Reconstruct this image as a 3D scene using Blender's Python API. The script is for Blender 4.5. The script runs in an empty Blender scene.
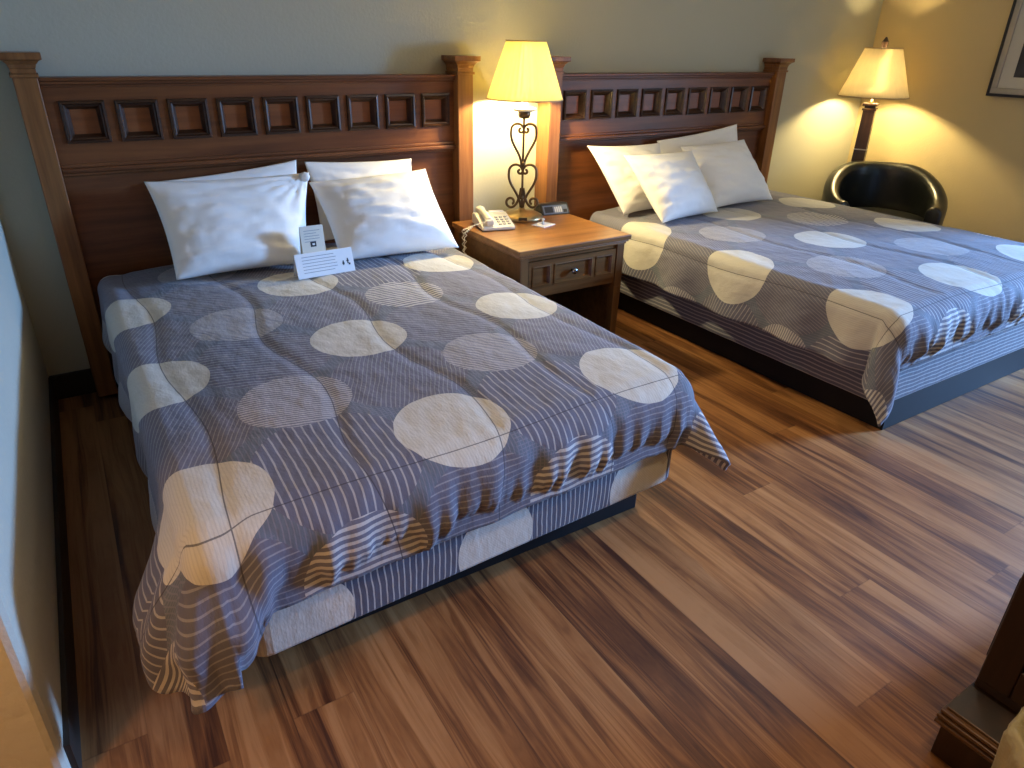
import bpy, bmesh, math, random
from mathutils import Vector, Matrix, noise
PI = math.pi
random.seed(7)
C = bpy.context.scene.collection
sc = bpy.context.scene

# ------------------------------------------------------------------ helpers
class MB:
    """collects shapes and links them as one mesh object"""
    def __init__(self):
        self.v = []; self.f = []; self.mi = []; self.sm = []
    def add(self, vs, fs, mi=0, sm=False):
        b = len(self.v)
        self.v += [tuple(p) for p in vs]
        for f in fs:
            self.f.append(tuple(b + i for i in f)); self.mi.append(mi); self.sm.append(sm)
        return self
    def box(self, x0, x1, y0, y1, z0, z1, mi=0, M=None):
        vs = [(x, y, z) for z in (z0, z1) for y in (y0, y1) for x in (x0, x1)]
        if M: vs = [M @ Vector(p) for p in vs]
        return self.add(vs, [(0, 2, 3, 1), (4, 5, 7, 6), (0, 1, 5, 4), (2, 6, 7, 3), (0, 4, 6, 2), (1, 3, 7, 5)], mi)
    def frus(self, a, b, z0, z1, mi=0):
        """rectangle a=(x0,x1,y0,y1) at z0 to rectangle b at z1"""
        vs = [(a[i], a[j], z0) for j in (2, 3) for i in (0, 1)] + [(b[i], b[j], z1) for j in (2, 3) for i in (0, 1)]
        return self.add(vs, [(0, 2, 3, 1), (4, 5, 7, 6), (0, 1, 5, 4), (2, 6, 7, 3), (0, 4, 6, 2), (1, 3, 7, 5)], mi)
    def prism(self, poly, z0, z1, mi=0, M=None):
        n = len(poly)
        vs = [(p[0], p[1], z0) for p in poly] + [(p[0], p[1], z1) for p in poly]
        if M: vs = [M @ Vector(p) for p in vs]
        fs = [tuple(range(n))[::-1], tuple(range(n, 2 * n))] + [(i, (i + 1) % n, n + (i + 1) % n, n + i) for i in range(n)]
        return self.add(vs, fs, mi)
    def lathe(self, prof, c=(0, 0, 0), n=32, mi=0, sm=True, rip=None, close=True):
        vs = []
        for (r, z) in prof:
            for k in range(n):
                a = 2 * PI * k / n
                rr = r * (1 + (rip(k) if rip else 0))
                vs.append((c[0] + rr * math.cos(a), c[1] + rr * math.sin(a), c[2] + z))
        fs = []
        for i in range(len(prof) - 1):
            for k in range(n):
                fs.append((i * n + k, i * n + (k + 1) % n, (i + 1) * n + (k + 1) % n, (i + 1) * n + k))
        if close:
            fs.append(tuple(range(n))[::-1]); m = (len(prof) - 1) * n
            fs.append(tuple(m + k for k in range(n)))
        return self.add(vs, fs, mi, sm)
    def tube(self, pts, r, n=8, mi=0):
        pts = [Vector(p) for p in pts]; vs = []; fs = []
        up = None
        for i, p in enumerate(pts):
            t = (pts[min(i + 1, len(pts) - 1)] - pts[max(i - 1, 0)]).normalized()
            if up is None:
                up = t.orthogonal().normalized()
            up = (up - t * up.dot(t))
            up = up.normalized() if up.length > 1e-6 else t.orthogonal().normalized()
            b = t.cross(up)
            rr = r(i / (len(pts) - 1)) if callable(r) else r
            for k in range(n):
                a = 2 * PI * k / n
                vs.append(p + (up * math.cos(a) + b * math.sin(a)) * rr)
        for i in range(len(pts) - 1):
            for k in range(n):
                fs.append((i * n + k, i * n + (k + 1) % n, (i + 1) * n + (k + 1) % n, (i + 1) * n + k))
        fs.append(tuple(range(n))[::-1]); m = (len(pts) - 1) * n
        fs.append(tuple(m + k for k in range(n)))
        return self.add(vs, fs, mi, True)
    def build(self, name, mats, parent=None, bevel=0, loc=None, seg=2):
        me = bpy.data.meshes.new(name)
        me.from_pydata(self.v, [], self.f)
        for m in (mats if isinstance(mats, (list, tuple)) else [mats]): me.materials.append(m)
        me.polygons.foreach_set('material_index', self.mi)
        me.polygons.foreach_set('use_smooth', self.sm)
        bm = bmesh.new(); bm.from_mesh(me)
        bmesh.ops.recalc_face_normals(bm, faces=bm.faces[:]); bm.to_mesh(me); bm.free()
        me.update()
        o = bpy.data.objects.new(name, me); C.objects.link(o)
        if parent: o.parent = parent
        if loc: o.location = loc
        if bevel:
            b = o.modifiers.new('edge', 'BEVEL'); b.width = bevel; b.segments = seg; b.limit_method = 'ANGLE'; b.angle_limit = 0.6
        return o

def tag(o, label=None, cat=None, group=None, kind=None):
    if label: o['label'] = label
    if cat: o['category'] = cat
    if group: o['group'] = group
    if kind: o['kind'] = kind
    return o
def thing(name, label, cat, loc=(0, 0, 0), rz=0, group=None):
    o = bpy.data.objects.new(name, None); C.objects.link(o)
    o.location = loc; o.rotation_euler = (0, 0, rz); o.empty_display_size = .1
    return tag(o, label, cat, group)
def ss(a, b, x):
    t = max(0, min(1, (x - a) / (b - a))); return t * t * (3 - 2 * t)
def lerp(a, b, t): return a + (b - a) * t

# ------------------------------------------------------------------ materials
def newmat(name):
    m = bpy.data.materials.new(name); m.use_nodes = True
    nt = m.node_tree; nt.nodes.clear()
    out = nt.nodes.new('ShaderNodeOutputMaterial')
    bs = nt.nodes.new('ShaderNodeBsdfPrincipled')
    nt.links.new(bs.outputs[0], out.inputs[0])
    return m, nt, bs
class N:
    """small chain helper for shader maths"""
    def __init__(self, nt): self.nt = nt
    def node(self, t, **kw):
        n = self.nt.nodes.new(t)
        for k, v in kw.items(): setattr(n, k, v)
        return n
    def set(self, sock, v):
        if hasattr(v, 'is_output'): self.nt.links.new(v, sock)
        else: sock.default_value = v
    def m(self, op, a, b=0.0, c=0.0):
        n = self.node('ShaderNodeMath', operation=op)
        self.set(n.inputs[0], a); self.set(n.inputs[1], b); self.set(n.inputs[2], c)
        return n.outputs[0]
    def mix(self, f, a, b):
        n = self.node('ShaderNodeMix', data_type='RGBA')
        self.set(n.inputs[0], f); self.set(n.inputs[6], a); self.set(n.inputs[7], b)
        return n.outputs[2]
    def noise(self, vec, scale, detail=2.0, rough=.5, dim='3D'):
        n = self.node('ShaderNodeTexNoise', noise_dimensions=dim)
        self.set(n.inputs['Vector'], vec); n.inputs['Scale'].default_value = scale
        n.inputs['Detail'].default_value = detail; n.inputs['Roughness'].default_value = rough
        return n.outputs[0]
    def mapv(self, vec, scale=(1, 1, 1), rot=(0, 0, 0), loc=(0, 0, 0)):
        n = self.node('ShaderNodeMapping')
        self.set(n.inputs[0], vec)
        n.inputs[1].default_value = loc; n.inputs[2].default_value = rot; n.inputs[3].default_value = scale
        return n.outputs[0]
    def ramp(self, f, stops):
        n = self.node('ShaderNodeValToRGB'); self.set(n.inputs[0], f)
        while len(n.color_ramp.elements) < len(stops): n.color_ramp.elements.new(.5)
        for e, (p, c) in zip(n.color_ramp.elements, stops): e.position = p; e.color = (*c, 1)
        return n.outputs[0]
    def coord(self, k='Object'):
        return self.node('ShaderNodeTexCoord').outputs[k]
    def geo(self): return self.node('ShaderNodeNewGeometry').outputs['Position']
    def bump(self, h, strength, dist):
        n = self.node('ShaderNodeBump'); self.set(n.inputs['Height'], h)
        n.inputs['Strength'].default_value = strength; n.inputs['Distance'].default_value = dist
        return n.outputs[0]

def plain(name, col, rough=.5, metal=0.0, bump=None, var=0.0, spec=.5):
    m, nt, bs = newmat(name); n = N(nt)
    bs.inputs['Roughness'].default_value = rough; bs.inputs['Metallic'].default_value = metal
    bs.inputs['Specular IOR Level'].default_value = spec
    co = n.coord()
    if var:
        f = n.noise(co, 9, 3)
        a = tuple(c * (1 - var) for c in col); b = tuple(min(1, c * (1 + var)) for c in col)
        nt.links.new(n.ramp(f, [(.3, a), (.7, b)]), bs.inputs['Base Color'])
    else: bs.inputs['Base Color'].default_value = (*col, 1)
    if bump:
        h = n.noise(co, bump[0], 3, .6)
        nt.links.new(n.bump(h, bump[1], bump[2]), bs.inputs['Normal'])
    return m

def paint(name, col, scale=60, st=.25):
    m, nt, bs = newmat(name); n = N(nt)
    p = n.geo()
    f = n.noise(p, 1.3, 3)
    nt.links.new(n.ramp(f, [(.3, tuple(c * .97 for c in col)), (.7, tuple(c * 1.03 for c in col))]), bs.inputs['Base Color'])
    bs.inputs['Roughness'].default_value = .75; bs.inputs['Specular IOR Level'].default_value = .25
    h = n.m('ADD', n.noise(p, scale, 4, .6), n.m('MULTIPLY', n.noise(p, scale * .25, 2), .8))
    nt.links.new(n.bump(h, st, .006), bs.inputs['Normal'])
    return m

def wood(name, c0, c1, c2, axis='x', rough=.36, sc_=1.0):
    """grain runs along the given axis"""
    m, nt, bs = newmat(name); n = N(nt)
    p = n.coord('Object')
    s = {'x': (1.2, 22, 22), 'y': (22, 1.2, 22), 'z': (22, 22, 1.2)}[axis]
    v = n.mapv(p, tuple(k * sc_ for k in s))
    g = n.noise(v, 1.6, 5, .62)
    big = n.noise(p, 2.2, 2)
    f = n.m('ADD', n.m('MULTIPLY', g, .75), n.m('MULTIPLY', big, .25))
    nt.links.new(n.ramp(f, [(.34, c0), (.5, c1), (.66, c2)]), bs.inputs['Base Color'])
    bs.inputs['Roughness'].default_value = rough
    nt.links.new(n.bump(g, .08, .003), bs.inputs['Normal'])
    return m

def floor_mat():
    m, nt, bs = newmat('laminate_floor'); n = N(nt)
    p = n.geo()
    sep = n.node('ShaderNodeSeparateXYZ'); nt.links.new(p, sep.inputs[0])
    x, y = sep.outputs[0], sep.outputs[1]
    xs = n.m('ADD', x, n.m('MULTIPLY', y, -.02))
    W = .15
    pid = n.m('FLOOR', n.m('DIVIDE', xs, W))
    fx = n.m('FRACT', n.m('DIVIDE', xs, W))
    wn = n.node('ShaderNodeTexWhiteNoise', noise_dimensions='1D'); nt.links.new(pid, wn.inputs['W'])
    off = n.m('MULTIPLY', wn.outputs[0], 1.9)
    yl = n.m('DIVIDE', n.m('ADD', y, off), 1.85)
    rid = n.m('FLOOR', yl); fy = n.m('FRACT', yl)
    wn2 = n.node('ShaderNodeTexWhiteNoise', noise_dimensions='2D')
    cmb = n.node('ShaderNodeCombineXYZ'); nt.links.new(pid, cmb.inputs[0]); nt.links.new(rid, cmb.inputs[1])
    nt.links.new(cmb.outputs[0], wn2.inputs['Vector'])
    rnd = wn2.outputs[0]
    # streaks stretched along y, shifted for every plank
    cv = n.node('ShaderNodeCombineXYZ')
    nt.links.new(n.m('MULTIPLY', xs, 17.0), cv.inputs[0])
    nt.links.new(n.m('ADD', n.m('MULTIPLY', y, .85), n.m('MULTIPLY', rnd, 37.0)), cv.inputs[1])
    nt.links.new(n.m('MULTIPLY', rnd, 11.0), cv.inputs[2])
    wob = n.noise(cv.outputs[0], .8, 2)
    cv2 = n.node('ShaderNodeVectorMath', operation='ADD'); nt.links.new(cv.outputs[0], cv2.inputs[0])
    cw = n.node('ShaderNodeCombineXYZ'); nt.links.new(n.m('MULTIPLY', wob, 2.2), cw.inputs[0])
    nt.links.new(cw.outputs[0], cv2.inputs[1])
    broad = n.noise(cv2.outputs[0], .42, 2, .5)
    streak = n.noise(cv2.outputs[0], .95, 6, .66)
    fine = n.noise(n.mapv(cv2.outputs[0], (4.5, 1.5, 1)), 1.6, 4, .6)
    f = n.m('ADD', n.m('ADD', n.m('MULTIPLY', broad, .34), n.m('MULTIPLY', streak, .66)), n.m('MULTIPLY', n.m('SUBTRACT', rnd, .5), .045))
    f = n.m('ADD', f, n.m('MULTIPLY', n.m('SUBTRACT', fine, .5), .26))
    col = n.ramp(f, [(.375, (.055, .018, .007)), (.445, (.145, .055, .018)), (.51, (.26, .112, .037)), (.60, (.37, .182, .069))])
    e1 = n.m('LESS_THAN', n.m('MINIMUM', fx, n.m('SUBTRACT', 1.0, fx)), .008)
    e2 = n.m('LESS_THAN', n.m('MINIMUM', fy, n.m('SUBTRACT', 1.0, fy)), .0012)
    seam = n.m('MAXIMUM', e1, e2)
    col = n.mix(n.m('MULTIPLY', seam, .25), col, (.05, .02, .01, 1))
    nt.links.new(col, bs.inputs['Base Color'])
    bs.inputs['Roughness'].default_value = .42
    nt.links.new(n.m('ADD', n.m('MULTIPLY', fine, .16), .40), bs.inputs['Roughness'])
    bs.inputs['Specular IOR Level'].default_value = .38
    h = n.m('SUBTRACT', n.m('MULTIPLY', fine, .3), seam)
    nt.links.new(n.bump(h, .12, .002), bs.inputs['Normal'])
    return m

def comforter_mat(name, ox, oy, ax, ay, r, seams, skirt=None):
    """printed fabric: lattice of pale discs and striped discs over patches of stripes; UV is the cloth in metres"""
    m, nt, bs = newmat(name); n = N(nt)
    uv = n.coord('UV')
    sep = n.node('ShaderNodeSeparateXYZ'); nt.links.new(uv, sep.inputs[0])
    wob = n.m('MULTIPLY', n.m('SUBTRACT', n.noise(uv, 7, 2), .5), .016)
    wob2 = n.m('MULTIPLY', n.m('SUBTRACT', n.noise(n.mapv(uv, loc=(3, 5, 1)), 7, 2), .5), .016)
    u0, v0 = sep.outputs[0], sep.outputs[1]
    u = n.m('ADD', u0, wob); v = n.m('ADD', v0, wob2)
    def cell(fu, fv):
        a = n.m('ADD', n.m('DIVIDE', n.m('SUBTRACT', u, ox), ax), .5 + fu)
        b = n.m('ADD', n.m('DIVIDE', n.m('SUBTRACT', v, oy), ay), .5 + fv)
        da = n.m('MULTIPLY', n.m('SUBTRACT', n.m('FRACT', a), .5), ax)
        db = n.m('MULTIPLY', n.m('SUBTRACT', n.m('FRACT', b), .5), ay)
        d = n.m('SQRT', n.m('ADD', n.m('MULTIPLY', da, da), n.m('MULTIPLY', db, db)))
        cc = n.node('ShaderNodeCombineXYZ'); nt.links.new(n.m('FLOOR', a), cc.inputs[0]); nt.links.new(n.m('FLOOR', b), cc.inputs[1])
        wn = n.node('ShaderNodeTexWhiteNoise', noise_dimensions='2D'); nt.links.new(cc.outputs[0], wn.inputs['Vector'])
        return d, wn.outputs[0]
    def stripes(c, period, width):
        return n.m('LESS_THAN', n.m('FRACT', n.m('DIVIDE', c, period)), width)
    dark = (.118, .138, .182, 1); pale = (.48, .475, .475, 1)
    mid = (.165, .175, .228, 1)
    ns = n.noise(uv, 3, 2)
    base = n.mix(stripes(u, .011, .28), dark, mid)
    base = n.mix(n.m('MULTIPLY', stripes(v, .0105, .3), n.m('GREATER_THAN', ns, .52)), base, mid)
    dA, rA = cell(.5, 0); dB, rB = cell(0, .5)
    inA = n.m('LESS_THAN', dA, r * 1.3); inB = n.m('LESS_THAN', dB, r * 1.28)
    sA = n.mix(n.m('MULTIPLY', stripes(u, .0215, .22), .62), (.12, .122, .172, 1), pale)
    sB = n.mix(n.m('MULTIPLY', stripes(v, .017, .22), .34), (.125, .125, .172, 1), pale)
    sA2 = n.mix(n.m('MULTIPLY', stripes(n.m('ADD', v, n.m('MULTIPLY', u, .35)), .019, .22), .5), (.12, .122, .172, 1), pale)
    sA = n.mix(n.m('GREATER_THAN', rA, .55), sA, sA2)
    sB2 = n.mix(n.m('MULTIPLY', stripes(n.m('SUBTRACT', u, n.m('MULTIPLY', v, .5)), .014, .24), .34), (.13, .13, .178, 1), pale)
    sB = n.mix(n.m('GREATER_THAN', rB, .5), sB, sB2)
    base = n.mix(inB, base, sB); base = n.mix(inA, base, sA)
    dS, rS = cell(.5, .5)
    st = n.mix(n.m('MULTIPLY', stripes(v, .0205, .46), .92), (.15, .15, .2, 1), (.52, .51, .5, 1))
    st2 = n.mix(n.m('MULTIPLY', stripes(n.m('ADD', v, n.m('MULTIPLY', u, .25)), .0125, .5), .75), (.17, .17, .22, 1), (.5, .49, .49, 1))
    st = n.mix(n.m('GREATER_THAN', rS, .5), st, st2)
    base = n.mix(n.m('LESS_THAN', dS, r * .97), base, st)
    if skirt == 'u': base = n.mix(n.m('MULTIPLY', stripes(u, .017, .22), .8), (.075, .078, .115, 1), pale)
    if skirt == 'v': base = n.mix(n.m('MULTIPLY', stripes(v, .019, .3), .6), (.12, .125, .165, 1), pale)
    dC, rC = cell(0, 0)
    cream = n.mix(n.m('MULTIPLY', stripes(n.m('ADD', u, n.m('MULTIPLY', n.m('GREATER_THAN', rC, .5), v)), .0085, .35), .32), (.55, .535, .48, 1), (.37, .36, .35, 1))
    base = n.mix(n.m('LESS_THAN', dC, r), base, cream)
    # quilting thread
    th = None
    for kind, p0, amp, wl, ph in seams:
        c, o = (u0, v0) if kind == 'u' else (v0, u0)
        wv = n.m('MULTIPLY', n.m('SINE', n.m('ADD', n.m('MULTIPLY', o, 2 * PI / wl), ph)), amp)
        d = n.m('ABSOLUTE', n.m('SUBTRACT', n.m('SUBTRACT', c, p0), wv))
        l = n.m('LESS_THAN', d, .0017)
        th = l if th is None else n.m('MAXIMUM', th, l)
    base = n.mix(n.m('MULTIPLY', th, .75), base, (.045, .045, .06, 1))
    nt.links.new(base, bs.inputs['Base Color'])
    bs.inputs['Roughness'].default_value = .8; bs.inputs['Specular IOR Level'].default_value = .2
    bs.inputs['Sheen Weight'].default_value = .15
    w1 = n.noise(n.mapv(uv, (1, .55, 1), (0, 0, .6)), 26, 3, .6)
    w2 = n.noise(uv, 420, 1)
    h = n.m('ADD', n.m('MULTIPLY', w1, 1.0), n.m('MULTIPLY', w2, .06))
    nt.links.new(n.bump(h, .5, .007), bs.inputs['Normal'])
    return m

def shade_mat(name, col, tr):
    m = bpy.data.materials.new(name); m.use_nodes = True
    nt = m.node_tree; nt.nodes.clear()
    out = nt.nodes.new('ShaderNodeOutputMaterial')
    d = nt.nodes.new('ShaderNodeBsdfDiffuse'); t = nt.nodes.new('ShaderNodeBsdfTranslucent')
    n = N(nt); f = n.noise(n.mapv(n.coord('Object'), (1, 1, .1)), 60, 2)
    c = n.ramp(f, [(.3, tuple(k * .93 for k in col)), (.7, col)])
    nt.links.new(c, d.inputs[0]); nt.links.new(c, t.inputs[0])
    mx = nt.nodes.new('ShaderNodeMixShader'); mx.inputs[0].default_value = tr
    nt.links.new(d.outputs[0], mx.inputs[1]); nt.links.new(t.outputs[0], mx.inputs[2])
    nt.links.new(mx.outputs[0], out.inputs[0])
    return m

M = {}
M['wall'] = paint('wall_paint', (.46, .45, .345), 70, .18)
M['tan'] = paint('tan_wall_paint', (.58, .47, .26), 70, .18)
M['plaster'] = paint('plaster_paint', (.50, .48, .40), 45, .5)
M['ceil'] = paint('ceiling_paint', (.7, .69, .64), 80, .3)
M['base'] = plain('vinyl_base', (.022, .016, .012), .5)
M['floor'] = floor_mat()
dk = ((.085, .026, .0085), (.140, .045, .0145), (.195, .068, .0215))
M['wood_x'] = wood('walnut_wood_across', *dk, 'x')
M['wood_z'] = wood('walnut_wood_upright', *dk, 'z')
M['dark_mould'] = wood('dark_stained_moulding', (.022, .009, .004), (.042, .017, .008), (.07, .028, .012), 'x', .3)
M['post'] = wood('honey_post_wood', (.12, .042, .012), (.205, .080, .024), (.28, .12, .038), 'z', .36)
M['wood_in'] = wood('walnut_inset', (.15, .042, .013), (.21, .064, .020), (.26, .088, .028), 'x')
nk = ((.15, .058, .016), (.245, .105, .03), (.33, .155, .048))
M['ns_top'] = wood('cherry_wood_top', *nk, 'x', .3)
nk = tuple(tuple(c * .55 for c in k) for k in nk)  # body wood darkened, the shade below the top is put into the colour
M['ns_shade_x'] = wood('cherry_shaded_across', *nk, 'x', .3)
M['ns_shade_z'] = wood('cherry_shaded_upright', *nk, 'z', .34)
M['dres'] = wood('dark_cabinet_wood', (.008, .0028, .0015), (.016, .006, .003), (.028, .011, .005), 'z', .35)
M['dres_glint'] = wood('cabinet_moulding_highlight', (.05, .022, .009), (.085, .04, .017), (.13, .066, .028), 'y', .3)  # paler than the cabinet wood, ridge highlights put into the colour
M['black'] = plain('black_plinth', (.009, .009, .011), .6, spec=.25)
M['pillow'] = plain('white_pillowcase', (.88, .87, .84), .85, bump=(14, .14, .010), spec=.2)
M['mattress'] = plain('mattress_ticking', (.7, .68, .63), .9)
M['iron'] = plain('bronze_iron', (.115, .075, .040), .38, .75, (60, .15, .002), .25)
M['brass'] = plain('aged_brass', (.38, .27, .13), .32, .8, (40, .1, .002), .2)
M['cup'] = plain('ivory_cup', (.78, .74, .62), .5)
M['shade'] = shade_mat('pleated_shade_fabric', (.94, .87, .50), .62)
M['shade2'] = shade_mat('linen_shade_fabric', (.88, .80, .60), .52)
M['trim'] = plain('shade_trim', (.5, .38, .2), .7)
mb_, nt_, bs_ = newmat('frosted_bulb')
bs_.inputs['Base Color'].default_value = (.95, .93, .88, 1); bs_.inputs['Roughness'].default_value = .4
tr_ = nt_.nodes.new('ShaderNodeBsdfTransparent'); mx_ = nt_.nodes.new('ShaderNodeMixShader'); mx_.inputs[0].default_value = .8
nt_.links.new(bs_.outputs[0], mx_.inputs[1]); nt_.links.new(tr_.outputs[0], mx_.inputs[2]); nt_.links.new(mx_.outputs[0], nt_.nodes['Material Output'].inputs[0])
M['bulb'] = mb_
M['phone'] = plain('ivory_plastic', (.72, .67, .53), .42)
M['keys'] = plain('grey_keys', (.42, .41, .38), .5)
M['dkpl'] = plain('dark_plastic', (.02, .02, .025), .35)
M['disp'] = plain('clock_face_plastic', (.13, .16, .24), .3)
M['label'] = plain('pale_print', (.55, .57, .6), .5)
M['paper'] = plain('white_paper', (.82, .83, .84), .7)
M['paper2'] = plain('cream_paper', (.7, .68, .6), .7)
M['ink'] = plain('grey_ink', (.25, .27, .32), .7)
M['ink2'] = plain('black_ink', (.03, .03, .035), .6)
M['leather'] = plain('black_leather', (.010, .011, .010), .3, 0, (55, .12, .003))
M['chrome'] = plain('dark_chrome', (.28, .29, .32), .18, 1.0)
M['silver'] = plain('silver_frame', (.42, .40, .36), .35, .6)
M['mat'] = plain('picture_mat', (.55, .53, .46), .8)
M['art'] = plain('dark_print', (.035, .035, .04), .6, var=.5)
M['bag'] = plain('bin_liner', (.36, .31, .17), .35, 0, (24, .6, .012))
M['bin'] = plain('bin_plastic', (.12, .09, .05), .5)
M['glass'] = plain('clear_knob', (.75, .78, .8), .08)
M['column'] = wood('dark_lamp_wood', (.02, .009, .005), (.045, .02, .011), (.075, .036, .02), 'z', .35)

# ------------------------------------------------------------------ the setting
ZC = 2.45; RX = 5.17; BY = -3.75
def struct(name, mb, m, **k): return tag(mb.build(name, m, **k), kind='structure')
struct('floor', MB().box(-1.5, RX + .1, -4.85, .1, -.1, 0), M['floor'])
struct('ceiling', MB().box(-1.5, RX + .1, -4.85, .1, ZC, ZC + .1), M['ceil'])
struct('wall_back', MB().box(-1.5, RX + .1, 0, .1, 0, ZC), M['wall'])
# left wall ends in a rounded outer corner, its end face slanted to keep the window light off it
poly = [(-.29, 0), (-.336, -2.04)]
poly += [(-.338, -2.055), (-.346, -2.066), (-.358, -2.067), (-1.4, -1.70), (-1.4, 0)]
struct('wall_left', MB().prism(poly, 0, ZC), M['plaster'])
struct('wall_left_far', MB().box(-1.5, -1.4, BY, -1.70, 0, ZC), M['wall'])
B2 = -4.75
struct('wall_front', MB().prism([(-1.5, BY), (3.1, BY), (3.1, B2), (RX + .1, B2), (RX + .1, B2 - .1), (3.0, B2 - .1), (3.0, BY - .1), (-1.5, BY - .1)], 0, ZC), M['wall'])
WY0, WY1, WZ0, WZ1 = -4.4, -2.15, .45, 1.95
WR = MB(); WR.box(RX, RX + .1, WY1, 0, 0, ZC).box(RX, RX + .1, B2, WY0, 0, ZC).box(RX, RX + .1, WY0, WY1, 0, WZ0).box(RX, RX + .1, WY0, WY1, WZ1, ZC)
struct('wall_right', WR, M['tan'])
wf = MB(); t = .045
wf.box(RX - .01, RX + .08, WY0, WY1, WZ0, WZ0 + t).box(RX - .01, RX + .08, WY0, WY1, WZ1 - t, WZ1)
wf.box(RX - .01, RX + .08, WY0, WY0 + t, WZ0 + t, WZ1 - t).box(RX - .01, RX + .08, WY1 - t, WY1, WZ0 + t, WZ1 - t)
struct('window_1', wf, M['ceil'])
struct('baseboard_back', MB().box(-.287, RX, -.014, 0, 0, .115), M['base'], bevel=.004)
bb = MB(); bb.prism([(-.29, -.014), (-.336, -2.04), (-.324, -2.04), (-.278, -.014)], 0, .112)
struct('baseboard_left', bb, M['base'])
struct('baseboard_right', MB().box(RX - .014, RX, -4.75, -.014, 0, .115), M['base'], bevel=.004)

# ------------------------------------------------------------------ headboards
def headboard(X, label):
    t = thing('headboard', label, 'headboard', (X, 0, 0), 0, 'headboards along the wall')
    for (x0, x1) in ((-.128, -.05), (1.668, 1.754)):
        p = MB(); p.box(x0, x1, -.12, -.004, .02, 1.3)
        p.build('post', M['post'], t, .004)
        c = MB(); xm0, xm1 = x0, x1
        c.box(x0 - .006, x1 + .006, -.126, -.004, 1.298, 1.31)
        prof = [(0, 1.31), (.001, 1.328), (.006, 1.342), (.016, 1.353), (.024, 1.357)]
        for (a, z0), (b, z1) in zip(prof, prof[1:]):
            c.frus((x0 - a, x1 + a, -.12 - a, -.004), (x0 - b, x1 + b, -.12 - b, -.004), z0, z1)
        c.box(x0 - .027, x1 + .027, -.147, -.004, 1.357, 1.38)
        c.build('cap', M['post'], bpy.data.objects[p_name(t, 'post')], .002)
    MB().box(-.05, 1.668, -.058, -.004, .12, .95).build('lower_board', M['wood_x'], t, .002)
    # upper band with nine square openings
    b = MB(); f, k0 = -.075, -.03
    b.box(-.05, 1.668, f, k0, 1.209, 1.275).box(-.05, 1.668, f, k0, .98, 1.068)
    xs = [-.05] + [v for i in range(9) for v in (i * .187, i * .187 + .141)] + [1.668]
    for i in range(0, 20, 2): b.box(xs[i], xs[i + 1], f, k0, 1.068, 1.209)
    b.build('upper_band', M['wood_x'], t)
    r = MB()
    for i, (z0, z1, d) in enumerate(((1.262, 1.272, .081), (1.272, 1.284, .090), (1.284, 1.297, .098))): r.box(-.05, 1.668, -d, -.004, z0, z1)
    r.build('top_rail', M['wood_x'], t, .003)
    r = MB(); r.box(-.05, 1.668, -.082, -.03, .972, .988).box(-.05, 1.668, -.094, -.03, .955, .973).box(-.05, 1.668, -.076, -.03, .942, .956)
    r.build('ledge', M['wood_x'], t, .004)
    for i in range(9):
        q = MB(); x0, x1, z0, z1 = i * .187, i * .187 + .141, 1.068, 1.209
        # stepped moulding sloping into the recess
        steps = [(-.006, -.076), (-.004, -.084), (.004, -.086), (.009, -.078), (.013, -.0765), (.024, -.056), (.026, -.05)]
        for (a, ya), (c_, yc) in zip(steps, steps[1:]):
            A = [(x0 + a, ya, z0 + a), (x1 - a, ya, z0 + a), (x1 - a, ya, z1 - a), (x0 + a, ya, z1 - a)]
            B = [(x0 + c_, yc, z0 + c_), (x1 - c_, yc, z0 + c_), (x1 - c_, yc, z1 - c_), (x0 + c_, yc, z1 - c_)]
            q.add(A + B, [(j, (j + 1) % 4, 4 + (j + 1) % 4, 4 + j) for j in range(4)])
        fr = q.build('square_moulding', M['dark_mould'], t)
        MB().box(x0 + .02, x1 - .02, -.051, -.04, z0 + .02, z1 - .02).build('inset', M['wood_in'], fr)
    return t
def p_name(root, stem):
    return [c.name for c in C.objects if c.parent == root and c.name.split('.')[0] == stem][-1]
HB2 = 2.346
headboard(0, 'dark wooden headboard with nine square insets behind the bed nearest the camera')
headboard(HB2, 'reddish wooden headboard with nine square insets behind the bed beside the black chair')

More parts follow.
